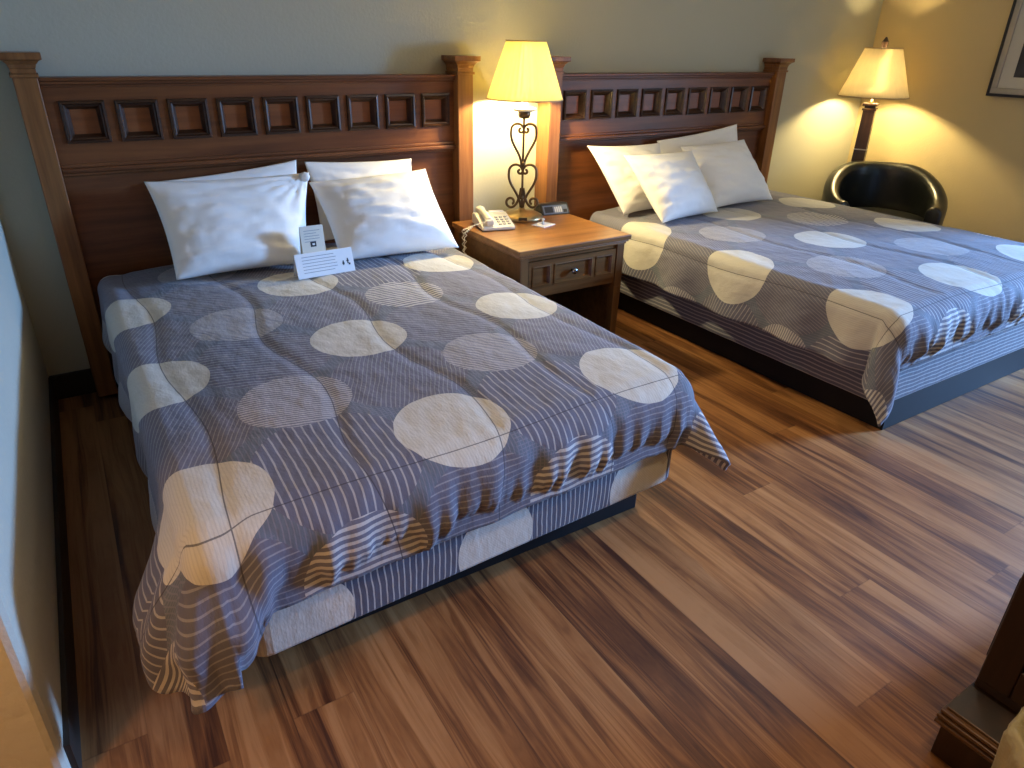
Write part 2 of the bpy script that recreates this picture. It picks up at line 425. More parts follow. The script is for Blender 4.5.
# ------------------------------------------------------------------ beds
def rbox(mb, x0, x1, y0, y1, z0, z1, r, n=5):
    poly = []
    for (cx, cy, a0) in ((x1 - r, y1 - r, 0), (x0 + r, y1 - r, PI / 2), (x0 + r, y0 + r, PI), (x1 - r, y0 + r, 1.5 * PI)):
        for k in range(n + 1):
            a = a0 + k / n * PI / 2; poly.append((cx + r * math.cos(a), cy + r * math.sin(a)))
    return mb.prism(poly, z0, z1)
def spring_uv(o, x0, y0, z1):
    me = o.data; uvl = me.uv_layers.new(name='cloth')
    for p in me.polygons:
        nx, ny = abs(p.normal.x), abs(p.normal.y)
        for li in p.loop_indices:
            c = me.vertices[me.loops[li].vertex_index].co
            if ny >= nx: uvl.data[li].uv = (c.x, y0 + (c.z - z1))
            else: uvl.data[li].uv = (c.y, y0 + (c.z - z1))
def bed(label, x0, x1, yf, plat, zbox, mat_c, skew=0):
    t = thing('bed', label, 'bed', ((x0 + x1) / 2, -1.05, 0), 0, 'queen beds')
    cx, cy = t.location.x, t.location.y
    p = MB(); p.box(plat[0] - cx, plat[1] - cx, plat[2] - cy, -.25 - cy, 0, zbox)
    p.build('platform', M['black'], t, .003)
    s = MB(); rbox(s, x0 - cx, x1 - cx, yf - cy, -.13 - cy, zbox + .001, .335, .05)
    o = s.build('box_spring', mat_c, t, .012)
    spring_uv(o, x0 - cx, yf - cy, .335)
    for v in o.data.vertices:
        if v.co.y < 0: v.co.y += skew * v.co.x
    s = MB(); rbox(s, x0 + .03 - cx, x1 - .03 - cx, yf + .03 - cy, -.13 - cy, .336, .515, .08)
    s.build('mattress', M['mattress'], t, .03, seg=3)
    return t

def comforter(name, label, HL, HR, FR, FL, z0, dl, dr, df, mat, seams, seed, hem_gather=1.0, flaps=((.5, 'bag', .8), (.4, 'point', .8))):
    """cloth laid over a mattress: flat top, rolled edges, hanging sides, coned corner flaps"""
    W = (HR[0] - HL[0] + FR[0] - FL[0]) / 2; L = HL[1] - (FL[1] + FR[1]) / 2
    st = .0098
    us = []; k = -dl
    nu = int((W + dl + dr) / st); nv = int((L + df) / st)
    def fold(a, fl, rho):
        q = rho * PI / 2
        if a < q: return rho * math.sin(a / rho), rho * (1 - math.cos(a / rho))
        e = a - q
        return rho + e * math.sin(fl), rho + e * math.cos(fl)
    def nz(x, y, s): return noise.noise(Vector((x * s + seed * 7.3, y * s + 3.1, seed)))
    vs = []; uvs = []
    for j in range(nv + 1):
        tv = (L + df) * j / nv
        for i in range(nu + 1):
            su = -dl + (W + dl + dr) * i / nu
            a = -su if su < 0 else (su - W if su > W else 0); side = -1 if su < 0 else 1
            b = max(0, tv - L)
            s = min(max(su / W, 0), 1); tt = min(tv / L, 1)
            xl = lerp(HL[0], FL[0], tt); xr = lerp(HR[0], FR[0], tt)
            yl = lerp(HL[1], FL[1], tt); yr = lerp(HR[1], FR[1], tt)
            x = lerp(xl, xr, s); y = lerp(yl, yr, s)
            ucl = x + side * a; vcl = lerp(HL[1], (FL[1] + FR[1]) / 2, tt) - b
            uvs.append((ucl, vcl))
            z = z0
            # inner roll so that the top starts to drop before the edge
            m_ = min(su, W - su, L - tv) if (a == 0 and b == 0) else 0
            z += .012 * ss(0, .25, m_)
            # quilting puffs and soft lumps
            dmin = 9
            for kind, p0, amp, wl, ph in seams:
                c, o = (ucl, vcl) if kind == 'u' else (vcl, ucl)
                dmin = min(dmin, abs(c - p0 - amp * math.sin(o * 2 * PI / wl + ph)))
            puff = -.0048 * math.exp(-(dmin / .02) ** 2)
            lump = .0045 * nz(ucl, vcl, 3.2) + .0028 * nz(ucl, vcl, 9) + .0016 * nz(ucl, vcl, 24)
            dn = puff + lump
            if a == 0 and b == 0:
                vs.append((x, y, z + dn)); continue
            if a > 0 and b > 0:
                r = math.hypot(a, b); phi = math.atan2(b, a)
            elif a > 0: r, phi = a, 0.0
            else: r, phi = b, PI / 2
            rho = lerp(.06, .11, math.sin(phi) ** 2)
            near_l = su < W / 2
            K, style, pc = flaps[0] if near_l else flaps[1]
            dd = dl if near_l else dr
            if style == 'bag':            # heavy rounded corner that stands away from the bed
                if a > 0 and b > 0:
                    rm = min(dd / max(.001, math.cos(phi)), df / max(.001, math.sin(phi)))
                    tgt = lerp(dd, .465, ss(0, .5, phi)) - .02 * ss(1.1, PI / 2, phi)
                    r *= tgt / rm; fl = K * (1 + .12 * math.sin(phi * 4 + .5))
                elif a > 0: fl = lerp(K * (1 + .12 * math.sin(.5)), .06, ss(0, .42, L - tv))
                else:
                    e = su if near_l else W - su
                    r *= lerp(.445 / df, 1, ss(.02, .10, e)); fl = lerp(K, -.02, ss(.03, .115, e))
                    fl += .07 * ss(.10, .25, e)
                h, d = fold(r, fl, rho)
                h -= .085 * ss(.27, .46, r)    # rounds off and turns under
            else:
                fl = .05
                if a > 0 and b > 0:
                    r *= 1 + (.16 if near_l else .03) * ss(.1, .6, phi) * ss(.2, .7, PI / 2 - phi)
                    fl += K * math.exp(-((phi - pc) / .42) ** 2) * ss(0, .25, math.sin(2 * phi))
                h, d = fold(r, fl, rho)
            # pleats and gathers
            hang = ss(.05, .30, r)
            along = (tv if b == 0 else (su if a == 0 else 0))
            if b > 0 and a == 0:
                g = math.sin(su * 2 * PI / .075 + 3 * nz(su, 0, 5)) * .006 + math.sin(su * 2 * PI / .21 + 4 * nz(su, 2, 3)) * .012
                g += .026 * nz(su + tv * 1.3, tv * .5, 6.5) + .0045 * math.sin(su * 2 * PI / .038 + 5 * nz(su, 1, 7)) * ss(df * .45, df * .9, b)
                h += g * hang * hem_gather
                h -= .035 * ss(df * .72, df, b) * hem_gather      # the gathered hem tucks back under
                d += .010 * nz(su, 4, 9) * hang
            elif a > 0 and b == 0:
                h += (math.sin(tv * 2 * PI / .34 + 3 * nz(tv, 1, 2)) * .014 + .014 * nz(tv, a, 5)) * hang
                d += .012 * nz(tv, 9, 3) * hang
            else:
                wgt = ss(0, .5, phi) * ss(0, .5, PI / 2 - phi)
                h += r * (.06 * math.sin(phi * 7.0 + .6)) * wgt * hang + .018 * nz(a * 2, b * 2, 5) * hang
                if style == 'point' and phi > PI / 2 - .35: h -= .035 * ss(df * .72, df, b) * hem_gather * ss(PI / 2 - .35, PI / 2, phi)
            dx, dy = side * math.cos(phi), -math.sin(phi)
            if a > 0 and b == 0: dx, dy = side, 0
            if b > 0 and a == 0: dx, dy = 0, -1
            h += dn * min(1, r / rho)
            if r > rho * 1.5: h = max(h, rho - .014)
            vs.append((x + dx * h, y + dy * h, z - d + dn * max(0, 1 - r / rho)))
    fs = [(j * (nu + 1) + i, j * (nu + 1) + i + 1, (j + 1) * (nu + 1) + i + 1, (j + 1) * (nu + 1) + i) for j in range(nv) for i in range(nu)]
    fs = [f[::-1] for f in fs]
    me = bpy.data.meshes.new(name); me.from_pydata(vs, [], fs)
    uvl = me.uv_layers.new(name='cloth')
    vi = [0] * len(me.loops); me.loops.foreach_get('vertex_index', vi)
    flat = [c for i in vi for c in uvs[i]]
    uvl.data.foreach_set('uv', flat)
    me.polygons.foreach_set('use_smooth', [True] * len(me.polygons))
    me.materials.append(mat); me.update()
    o = bpy.data.objects.new(name, me); C.objects.link(o)
    so = o.modifiers.new('thick', 'SOLIDIFY'); so.thickness = .012; so.offset = -1
    tag(o, label, 'comforter', 'patterned comforters')
    return o

seams1 = [('u', .08, .02, .9, .4), ('u', .40, .03, .8, 1.2), ('u', .74, .03, .85, 2.4), ('u', 1.08, .03, .8, .3), ('u', 1.36, .02, .9, 1.9), ('v', -2.03, .006, .9, 0)]
mc1 = comforter_mat('circle_print_blue', .02, -.64, .63, .648, .157, seams1)
ms1 = comforter_mat('circle_print_blue_skirt', -.02, -1.12, .545, .6, .125, [('v', 5, .01, 1, 0)], 'u')
bed('nearest queen bed with a patterned box spring raised on a dark base',  .05, 1.435, -2.048, (.17, 1.375, -1.915), .158, ms1, .045)
comforter('comforter', 'grey blue comforter with cream circles on the bed nearest the camera',
          (.028, -.14), (1.45, -.14), (1.402, -1.952), (.015, -2.012), .555, .33, .30, .303, mc1, seams1, 1, flaps=((.52, 'bag', .8), (.50, 'point', .85)))
S2 = HB2 + .15
seams2 = [('u', S2 - .03, .006, .9, .4), ('u', 2.9, .03, .8, 1.2), ('u', 3.3, .03, .85, 2.4), ('u', 3.7, .03, .8, .3), ('v', -2.04, .006, .9, 0)]
mc2 = comforter_mat('circle_print_second', 2.49, -.60, .705, .66, .172, seams2)
ms2 = comforter_mat('circle_print_second_skirt', 2.2, -.80, .75, .66, .01, [('v', 5, .01, 1, 0)], 'v')
bed('farther queen bed with a dark platform base, next to the right-hand wall', 2.56, 4.06, -2.055, (2.645, 3.96, -2.044), .14, ms2)
comforter('comforter', 'grey blue comforter with cream circles on the bed by the black chair',
          (2.585, -.14), (4.06, -.14), (4.11, -1.985), (2.535, -2.0), .56, .305, .30, .292, mc2, seams2, 2, flaps=((.55, 'point', .62), (.35, 'point', .8)))

# ------------------------------------------------------------------ pillows
def pillow(label, TL, TR, BR, BL, T, seed, group, knot=None):
    TL, TR, BR, BL = map(Vector, (TL, TR, BR, BL))
    nrm = ((TR - TL).cross(BL - TL)); nrm.normalize()
    if nrm.y > 0: nrm = -nrm
    n1, n2 = 44, 34
    mb = MB(); V = {}
    vs = []
    def P(s, t, sg):
        # corners stay sharp while the sides pull in
        es, et = 1 - abs(s) ** 2.0, 1 - abs(t) ** 2.0
        s2 = s * (1 - .055 * et * abs(s)); t2 = t * (1 - .05 * es * abs(t))
        a, b = (s2 + 1) / 2, (t2 + 1) / 2
        p = (TL * (1 - a) + TR * a) * (1 - b) + (BL * (1 - a) + BR * a) * b
        prof = (max(0, 1 - abs(s) ** 2.6) ** .62) * (max(0, 1 - abs(t) ** 2.4) ** .60)
        fall = .25 * (t + .1)              # filling settles towards the bottom
        h = T / 2 * prof * (1 + fall)
        if sg > 0:
            w = noise.noise(Vector((s * 1.3 + t * 2.2 + seed * 5, t * 5.5 - s * 1.6, seed))) * .012
            w += noise.noise(Vector((s * 3 + t * 5 + seed * 3, t * 12 - s * 4, seed + 9))) * .006
            w -= .0045 * max(0, 1 - abs(noise.noise(Vector((s * 1.5 + t * 1.2 + seed * 2, t * 3.2 - s * 2.4, seed + 20)))) / .10) * (.4 + .6 * abs(s))
            w += noise.noise(Vector((s * 9, t * 9, seed + 4))) * .002
            edge = ss(0, .35, 1 - max(abs(s), abs(t)))
            h += w * (.35 + .65 * edge) * min(1, prof * 2)
            if knot:
                d = math.hypot(s - knot[0], t - knot[1])
                ang = math.atan2(t - knot[1], s - knot[0])
                h += .012 * math.sin(ang * 16) * math.exp(-(d / .55) ** 2) * min(1, d * 5) * min(1, prof * 3)
        return p + nrm * h * sg
    idx = {}
    for sg in (1, -1):
        for j in range(n2 + 1):
            for i in range(n1 + 1):
                if sg < 0 and (i in (0, n1) or j in (0, n2)):
                    idx[sg, i, j] = idx[1, i, j]; continue
                s = math.sin((i / n1 - .5) * PI); t = math.sin((j / n2 - .5) * PI)
                s = lerp(2 * i / n1 - 1, s, .5); t = lerp(2 * j / n2 - 1, t, .5)
                idx[sg, i, j] = len(vs); vs.append(P(s, t, sg))
    fs = []
    for sg in (1, -1):
        for j in range(n2):
            for i in range(n1):
                f = (idx[sg, i, j], idx[sg, i + 1, j], idx[sg, i + 1, j + 1], idx[sg, i, j + 1])
                fs.append(f if sg < 0 else f[::-1])
    mb.add(vs, fs, 0, True)
    if knot:
        a, b = (knot[0] + 1) / 2, (knot[1] + 1) / 2
        c = (TL * (1 - a) + TR * a) * (1 - b) + (BL * (1 - a) + BR * a) * b + nrm * .02
        prof = [(.001, -.022), (.016, -.016), (.023, 0), (.017, .014), (.001, .02)]
        mb.lathe(prof, tuple(c), 14, 0, True, rip=lambda k: .18 * math.sin(k * 2.4))
    o = mb.build('pillow', M['pillow'])
    return tag(o, label, 'pillow', group)
g1, g2 = 'white pillows on the nearest bed', 'white pillows on the farther bed'
zb = .585
pillow('white pillow at the back left of the near bed, mostly hidden', (.27, -.105, .905), (.85, -.112, .955), (.85, -.20, .60), (.28, -.20, .60), .075, 1, g1)
pillow('white pillow at the back right of the near bed, a strip showing above another', (.885, -.108, .945), (1.41, -.112, .925), (1.41, -.20, .60), (.90, -.20, .60), .075, 2, g1)
pillow('plump white pillow with a bunched upper corner, in front on the near bed', (.215, -.20, .925), (.87, -.215, .915), (.76, -.455, zb), (.235, -.44, zb), .16, 3, g1, knot=(.93, -.86))
pillow('plump white pillow beside the phone, in front on the near bed', (.862, -.22, .875), (1.425, -.235, .895), (1.435, -.54, zb), (.88, -.50, zb), .18, 4, g1)
pillow('white pillow lit yellow, nearest the clock radio on the farther bed', (2.455, -.16, .935), (2.98, -.18, .925), (3.0, -.36, zb), (2.575, -.38, zb), .12, 5, g2)
pillow('white pillow at the back of the farther bed with one corner raised high', (3.01, -.125, .93), (3.675, -.14, 1.0), (3.74, -.24, .60), (3.02, -.24, .60), .08, 6, g2)
pillow('white pillow standing upright foremost on the farther bed', (2.55, -.36, .905), (3.055, -.37, .905), (3.125, -.57, zb), (2.63, -.63, zb), .16, 7, g2)
pillow('white pillow leaning under the raised corner on the farther bed', (3.05, -.28, .915), (3.61, -.27, .925), (3.705, -.49, zb), (3.15, -.50, zb), .16, 8, g2)

# ------------------------------------------------------------------ cards on the near bed
def card(name, label, c, w, h, tilt, rz, mats, rows, marks, cat='card'):
    t = thing(name, label, cat, c, rz)
    R_ = Matrix.Rotation(tilt, 4, 'X')
    th = .0016
    p = MB(); p.box(-w / 2, w / 2, -th, 0, 0, h, 0, R_)
    p.box(-w / 2, w / 2, .0, th, 0, h, 0, Matrix.Translation((0, h * math.sin(-tilt) * 2 * 1.0, 0)) @ Matrix.Rotation(-tilt, 4, 'X'))
    p.build('folded_sheet', mats, t)
    x = MB()
    for (x0, x1, z, hh) in rows:
        x.box(x0, x1, -th - .0006, -th, z, z + hh, 0, R_)
    x.build('print', M['ink'], t)
    for mk in marks:
        y = MB()
        for (x0, x1, z0, z1, mi) in mk: y.box(x0, x1, -th - (.0008 if mi == 0 else .0014), -th, z0, z1, mi, R_)
        y.build('emblem', [M['ink2'], M['paper']], t)
    return t
random.seed(3)
rows = [(-.095, -.095 + .02 + random.uniform(.11, .135), .082 - k * .0125, .0022) for k in range(6)]
card('tent_card', 'wide white folded card standing on the near bed against the pillows', (.785, -.60, .568), .245, .098, math.radians(-16), math.radians(3), M['paper'], rows,
     [[(.074, .079, .03, .048, 0), (.072, .081, .034, .04, 0)], [(.094, .099, .034, .056, 0), (.099, .106, .028, .036, 0), (.091, .102, .044, .048, 0)]])
rows2 = [(-.034, .034 - random.uniform(0, .02), .165 - k * .011, .002) for k in range(5)]
card('tent_card', 'small cream folded card standing behind the wide white card', (.762, -.538, .573), .098, .185, math.radians(-7), math.radians(2), M['paper2'], rows2,
     [[(-.012, .012, .10, .121, 0), (-.004, .006, .107, .114, 1)]])

# ------------------------------------------------------------------ nightstand
NZ = .605
nx0, nx1, nyf, nyb = 1.60, 2.262, -.80, -.16
t = thing('nightstand', 'reddish brown wooden nightstand with one drawer between the two beds', 'nightstand', ((nx0 + nx1) / 2, (nyf + nyb) / 2, 0))
ox, oy = t.location.x, t.location.y
X0, X1, Y0, Y1 = nx0 - ox, nx1 - ox, nyf - oy, nyb - oy
p = MB(); p.box(X0, X1, Y0, Y1, NZ - .024, NZ); p.box(X0 + .008, X1 - .008, Y0 + .008, Y1, NZ - .034, NZ - .024); p.box(X0 + .016, X1 - .016, Y0 + .016, Y1, NZ - .046, NZ - .034)
p.build('table_top', M['ns_top'], t, .004)
lx0, lx1, ly0, ly1 = X0 + .022, X1 - .022, Y0 + .022, Y1 - .01
zl = NZ - .046
for (ax, ay) in ((lx0, ly0), (lx1 - .045, ly0), (lx0, ly1 - .045), (lx1 - .045, ly1 - .045)):
    p = MB(); inx = .008 if ax == lx0 else -.008; 
    p.frus((ax + max(inx, 0), ax + .045 + min(inx, 0), ay + .004, ay + .041), (ax, ax + .045, ay, ay + .045), .0, .34); p.box(ax, ax + .045, ay, ay + .045, .34, zl)
    p.build('leg', M['ns_shade_z'], t, .002)
p = MB(); p.box(lx0 + .006, lx0 + .022, ly0 + .045, ly1 - .045, .07, zl); p.build('side_panel', M['ns_shade_x'], t)  # both side panels shaped to reach low and shade the space below
p = MB(); p.box(lx1 - .022, lx1 - .006, ly0 + .045, ly1 - .045, .07, zl); p.build('side_panel', M['ns_shade_x'], t)
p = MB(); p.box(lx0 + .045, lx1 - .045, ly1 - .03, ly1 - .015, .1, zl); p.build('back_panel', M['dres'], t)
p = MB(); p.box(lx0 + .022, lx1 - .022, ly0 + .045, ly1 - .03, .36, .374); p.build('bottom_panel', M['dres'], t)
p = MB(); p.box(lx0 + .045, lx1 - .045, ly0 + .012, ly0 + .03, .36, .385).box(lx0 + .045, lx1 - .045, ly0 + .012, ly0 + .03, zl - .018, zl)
p.build('drawer_rail', M['ns_shade_x'], t)
# drawer front with small, wide and small sunken panels
d = MB(); fx0, fx1, fz0, fz1 = lx0 + .049, lx1 - .049, .388, zl - .021
yA, yB = ly0 + .004, ly0 + .024
wS = .105; g = .02
cols = [(fx0 + g, fx0 + g + wS), (fx0 + 2 * g + wS, fx1 - 2 * g - wS), (fx1 - g - wS, fx1 - g)]
pz0, pz1 = fz0 + .026, fz1 - .022
d.box(fx0, fx1, yA, yB, fz0, pz0).box(fx0, fx1, yA, yB, pz1, fz1)
ed = [fx0] + [e for c in cols for e in c] + [fx1]
for i in range(0, 8, 2): d.box(ed[i], ed[i + 1], yA, yB, pz0, pz1)
d.box(fx0, fx1, yB - .004, yB + .01, fz0, fz1)
for (c0, c1) in cols:
    st_ = [(0, yA - .003), (.006, yA - .004), (.012, yA + .006), (.016, yB - .006)]
    for (a, ya), (b, yb) in zip(st_, st_[1:]):
        A = [(c0 + a, ya, pz0 + a), (c1 - a, ya, pz0 + a), (c1 - a, ya, pz1 - a), (c0 + a, ya, pz1 - a)]
        B = [(c0 + b, yb, pz0 + b), (c1 - b, yb, pz0 + b), (c1 - b, yb, pz1 - b), (c0 + b, yb, pz1 - b)]
        d.add(A + B, [(j, (j + 1) % 4, 4 + (j + 1) % 4, 4 + j) for j in range(4)])
    d.box(c0 + .012, c1 - .012, yB - .008, yB - .003, pz0 + .012, pz1 - .012)
dr = d.build('drawer', M['ns_shade_x'], t)
k = MB(); k.lathe([(.006, 0), (.006, .012), (.013, .016), (.0165, .023), (.014, .03), (.006, .033), (.001, .0335)], n=20)
ko = k.build('knob', M['chrome'], dr); ko.location = ((fx0 + fx1) / 2, yB - .008, (pz0 + pz1) / 2); ko.rotation_euler = (PI / 2, 0, 0)
tag(ko, label='dark metal knob')

# ------------------------------------------------------------------ table lamp
LX, LY = 2.01, -.30
LX, LY = 1.975, -.245
t = thing('table_lamp', 'scrolled bronze table lamp with a pleated cream shade on the nightstand', 'lamp', (LX, LY, NZ), math.radians(-30))
b = MB(); b.lathe([(.112, .001), (.114, .008), (.108, .018), (.088, .028), (.05, .036), (.022, .040), (.014, .052), (.001, .054)], n=40)
bo = b.build('base', M['brass'], t)
p = MB(); p.box(-.022, .022, -.112, -.088, .008, .024); p.build('outlet_plate', M['dkpl'], bo)
r = MB(); r.tube([(0, 0, .04 + .47 * i / 10) for i in range(11)], .006, 10)
r.lathe([(.001, .262), (.012, .268), (.014, .277), (.012, .286), (.001, .292)], n=16).lathe([(.001, .09), (.012, .1), (.009, .115), (.001, .12)], n=16)
r.build('stem', M['iron'], t)
def spiral(c, r0, r1, a0, a1, n=26):
    return [(c[0] + lerp(r0, r1, i / n) * math.cos(lerp(a0, a1, i / n)), 0, c[1] + lerp(r0, r1, i / n) * math.sin(lerp(a0, a1, i / n))) for i in range(n + 1)]
def bez(p0, p1, p2, p3, n=18):
    o = []
    for i in range(n + 1):
        u = i / n
        o.append(tuple((1 - u) ** 3 * a + 3 * u * (1 - u) ** 2 * b_ + 3 * u * u * (1 - u) * c_ + u ** 3 * d_ for a, b_, c_, d_ in zip(p0, p1, p2, p3)))
    return o
def flip(ps, s): return [(x * s, y, z) for x, y, z in ps]
def heart_half(zb_, zt, wd, s):
    """one side of a heart: rises from the stem, swells, curls in at the top"""
    pts = bez((.006, 0, zb_), (.012, 0, lerp(zb_, zt, .35)), (wd * 1.12, 0, lerp(zb_, zt, .5)), (wd, 0, lerp(zb_, zt, .80)))
    cx_, cz_ = wd * .5, lerp(zb_, zt, .80)
    pts += spiral((cx_, cz_ + .004), wd * .5, wd * .5, 0, PI * .98, 14)[1:]
    e = pts[-1]
    pts += spiral((e[0] + .014, e[2]), .014, .007, PI, PI * 2.55, 14)[1:]
    return flip(pts, s)
for s in (-1, 1):
    MB().tube(heart_half(.265, .478, .064, s), .0062, 8).build('upper_scroll', M['iron'], t)
    MB().tube(heart_half(.055, .278, .071, s), .0066, 8).build('lower_scroll', M['iron'], t)
    f = bez((.006, 0, .155), (.012, 0, .10), (.03, 0, .055), (.058, 0, .055)) + spiral((.058, .083), .028, .012, -PI / 2, PI * 1.35, 26)[1:]
    MB().tube(flip(f, s), .0068, 8).build('foot_scroll', M['iron'], t)
c = MB(); c.lathe([(.006, .495), (.026, .500), (.032, .515), (.030, .53), (.008, .535)], n=24); c.build('socket_cup', M['iron'], t)
c = MB(); c.lathe([(.012, .528), (.050, .531), (.060, .541), (.056, .546), (.018, .549), (.016, .60), (.001, .601)], n=28); c.build('drip_plate', M['cup'], t)
SB, SH = .588, .258
s = MB(); n_ = 160
s.lathe([(.188, SB), (.165, SB + SH * .25), (.142, SB + SH * .5), (.119, SB + SH * .75), (.096, SB + SH)], n=n_, rip=lambda k_: .008 * math.sin(k_ * PI / 2), close=False)
so = s.build('lamp_shade', M['shade'], t); m_ = so.modifiers.new('t', 'SOLIDIFY'); m_.thickness = .0012
for zz, rr in ((SB, .189), (SB + SH, .097)):
    q = MB(); q.tube([(rr * math.cos(k_ * 2 * PI / 48), rr * math.sin(k_ * 2 * PI / 48), zz) for k_ in range(49)], .003, 6); q.build('shade_trim', M['trim'], so)
q = MB(); q.lathe([(.001, .60), (.013, .604), (.026, .64), (.026, .665), (.016, .69), (.001, .695)], n=20); bu = q.build('bulb', M['bulb'], t)

# ------------------------------------------------------------------ telephone, clock radio, pad on the nightstand
t = thing('telephone', 'ivory desk telephone with a coiled cord on the nightstand edge', 'telephone', (1.745, -.335, NZ + .0015), math.radians(-14))
b = MB(); b.prism([(-.10, .0), (.10, 0), (.10, .05), (.055, .056), (-.10, .018)], -.085, .085, 0, Matrix(((0, 0, 1, 0), (1, 0, 0, 0), (0, 1, 0, 0), (0, 0, 0, 1))))
bo = b.build('body', M['phone'], t, .007)
def on_phone(x, y): return .018 + (y + .10) * .245
kb = MB()
for r_ in range(4):
    for c_ in range(3):
        xx, yy = .005 + c_ * .024, -.08 + r_ * .024
        kb.box(xx, xx + .015, yy, yy + .013, on_phone(xx, yy) - .002, on_phone(xx, yy) + .007)
kb.build('keypad', M['keys'], bo, .002)
p = MB(); p.box(.0, .075, .058, .09, .0555, .058); p.build('number_card', M['paper'], bo)
h = MB()
hp = [(-.045, -.085 + .18 * i / 14, .044 + .022 * i / 14 + .006 * math.sin(PI * i / 14)) for i in range(15)]
h.tube(hp, lambda u: .016 + .005 * (abs(2 * u - 1) ** 3), 12)
h.box(-.067, -.023, -.096, -.052, .024, .054).box(-.067, -.023, .06, .104, .052, .080)
h.build('handset', M['phone'], t, .008)
cp = []
base = [(-.06, -.09, .045), (-.13, -.10, .034), (-.172, -.10, .0), (-.178, -.10, -.15), (-.176, -.085, -.175), (-.172, -.06, -.15), (-.172, -.05, -.0), (-.13, -.04, .014), (-.09, -.02, .016)]
fine = []
for i in range(len(base) - 1):
    for k_ in range(24):
        u = k_ / 24; fine.append(Vector(base[i]).lerp(Vector(base[i + 1]), u))
for i, v in enumerate(fine):
    w = ss(10, 40, i) * ss(10, 40, len(fine) - i)
    a = i * 1.25
    cp.append(v + Vector((math.cos(a), math.sin(a), 0)) * .006 * w)
MB().tube(cp, .0022, 5).build('coiled_cord', M['phone'], t)

t = thing('clock_radio', 'small dark clock radio behind the lamp base on the nightstand', 'clock radio', (2.155, -.255, NZ), math.radians(8))
t.location = (2.19, -.222, NZ); t.rotation_euler = (0, 0, math.radians(-8))
b = MB(); b.prism([(-.058, 0), (.04, 0), (.04, .05), (-.012, .054), (-.020, .052)], -.085, .085, 0, Matrix(((0, 0, 1, 0), (1, 0, 0, 0), (0, 1, 0, 0), (0, 0, 0, 1))))
b.build('case', M['dkpl'], t, .006)
RR = Matrix.Translation((0, -.0575, .0)) @ Matrix.Rotation(math.radians(-36.2), 4, 'X')
f = MB(); f.box(-.074, .074, -.0015, .002, .006, .056, 0, RR); f.build('display_window', M['disp'], t)
f = MB(); f.box(-.066, -.016, -.0028, -.001, .014, .048, 0, RR); f.build('dark_screen', M['dkpl'], t)
f = MB(); f.box(.046, .068, -.0028, -.001, .012, .030, 0, RR); f.build('dial_panel', M['dkpl'], t)
f = MB()
for k_ in range(4): f.box(-.006 + k_ * .012, .002 + k_ * .012, -.0028, -.001, .014, .046, 0, RR)
f.build('button_row', M['label'], t)

t = thing('note_card', 'white note card lying on the nightstand before the lamp', 'note card', (1.985, -.435, NZ), math.radians(20))
p = MB(); p.box(-.05, .05, -.04, .04, .0005, .004); p.build('sheet', M['paper'], t)
k = thing('stopper', 'tiny clear knob standing on the white note card', 'knob', (1.985, -.43, NZ + .0045))
q = MB(); q.lathe([(.006, 0), (.008, .004), (.004, .008), (.004, .018), (.009, .022), (.009, .028), (.001, .031)], n=16); q.build('clear_knob', M['glass'], k)

# ------------------------------------------------------------------ floor lamp
FX, FY = 4.83, -.30
t = thing('floor_lamp', 'dark column floor lamp with a tapered shade in the room corner', 'lamp', (FX, FY, 0), math.radians(25))
p = MB(); p.box(-.15, .15, -.15, .15, 0, .025).frus((-.13, .13, -.13, .13), (-.05, .05, -.05, .05), .025, .06); p.build('base', M['column'], t, .004)
p = MB(); p.frus((-.046, .046, -.046, .046), (-.038, .038, -.038, .038), .06, 1.06); p.build('column', M['column'], t, .003)
for zz in (.42, .80):
    q = MB(); q.box(-.044, .044, -.044, .044, zz, zz + .007); q.build('band', M['silver'], t)
q = MB(); q.box(-.045, .045, -.045, .045, 1.06, 1.075).box(-.034, .034, -.034, .034, 1.075, 1.09).box(-.048, .048, -.048, .048, 1.09, 1.108); q.build('collar', M['column'], t, .003)
q = MB(); q.lathe([(.02, 1.108), (.022, 1.115), (.009, 1.12), (.009, 1.455), (.001, 1.456)], n=14); q.build('neck', M['brass'], t)
s = MB(); s.lathe([(.225, 1.15), (.19, 1.245), (.1525, 1.35), (.117, 1.452)], n=64, close=False)
so = s.build('lamp_shade', M['shade2'], t); m_ = so.modifiers.new('t', 'SOLIDIFY'); m_.thickness = .002
for zz, rr in ((1.15, .226), (1.452, .118)):
    q = MB(); q.tube([(rr * math.cos(k_ * 2 * PI / 48), rr * math.sin(k_ * 2 * PI / 48), zz) for k_ in range(49)], .004, 6); q.build('shade_trim', M['trim'], so)
q = MB(); q.box(-.12, .12, -.003, .003, 1.445, 1.449).box(-.003, .003, -.12, .12, 1.445, 1.449); q.build('spider', M['brass'], so)
q = MB(); q.frus((-.016, .016, -.016, .016), (-.02, .02, -.02, .02), 1.456, 1.49).frus((-.02, .02, -.02, .02), (-.004, .004, -.004, .004), 1.49, 1.52); q.build('finial', M['column'], t, .002)
for sx in (-1, 1):
    q = MB(); q.tube([(0, 0, 1.18), (sx * .06, 0, 1.2), (sx * .06, 0, 1.225)], .006, 8); q.build('socket_arm', M['brass'], t)
    q = MB(); q.lathe([(.001, 1.222), (.014, 1.226), (.028, 1.265), (.028, 1.29), (.016, 1.315), (.001, 1.32)], (sx * .06, 0, 0), 18); q.build('bulb', M['bulb'], t)

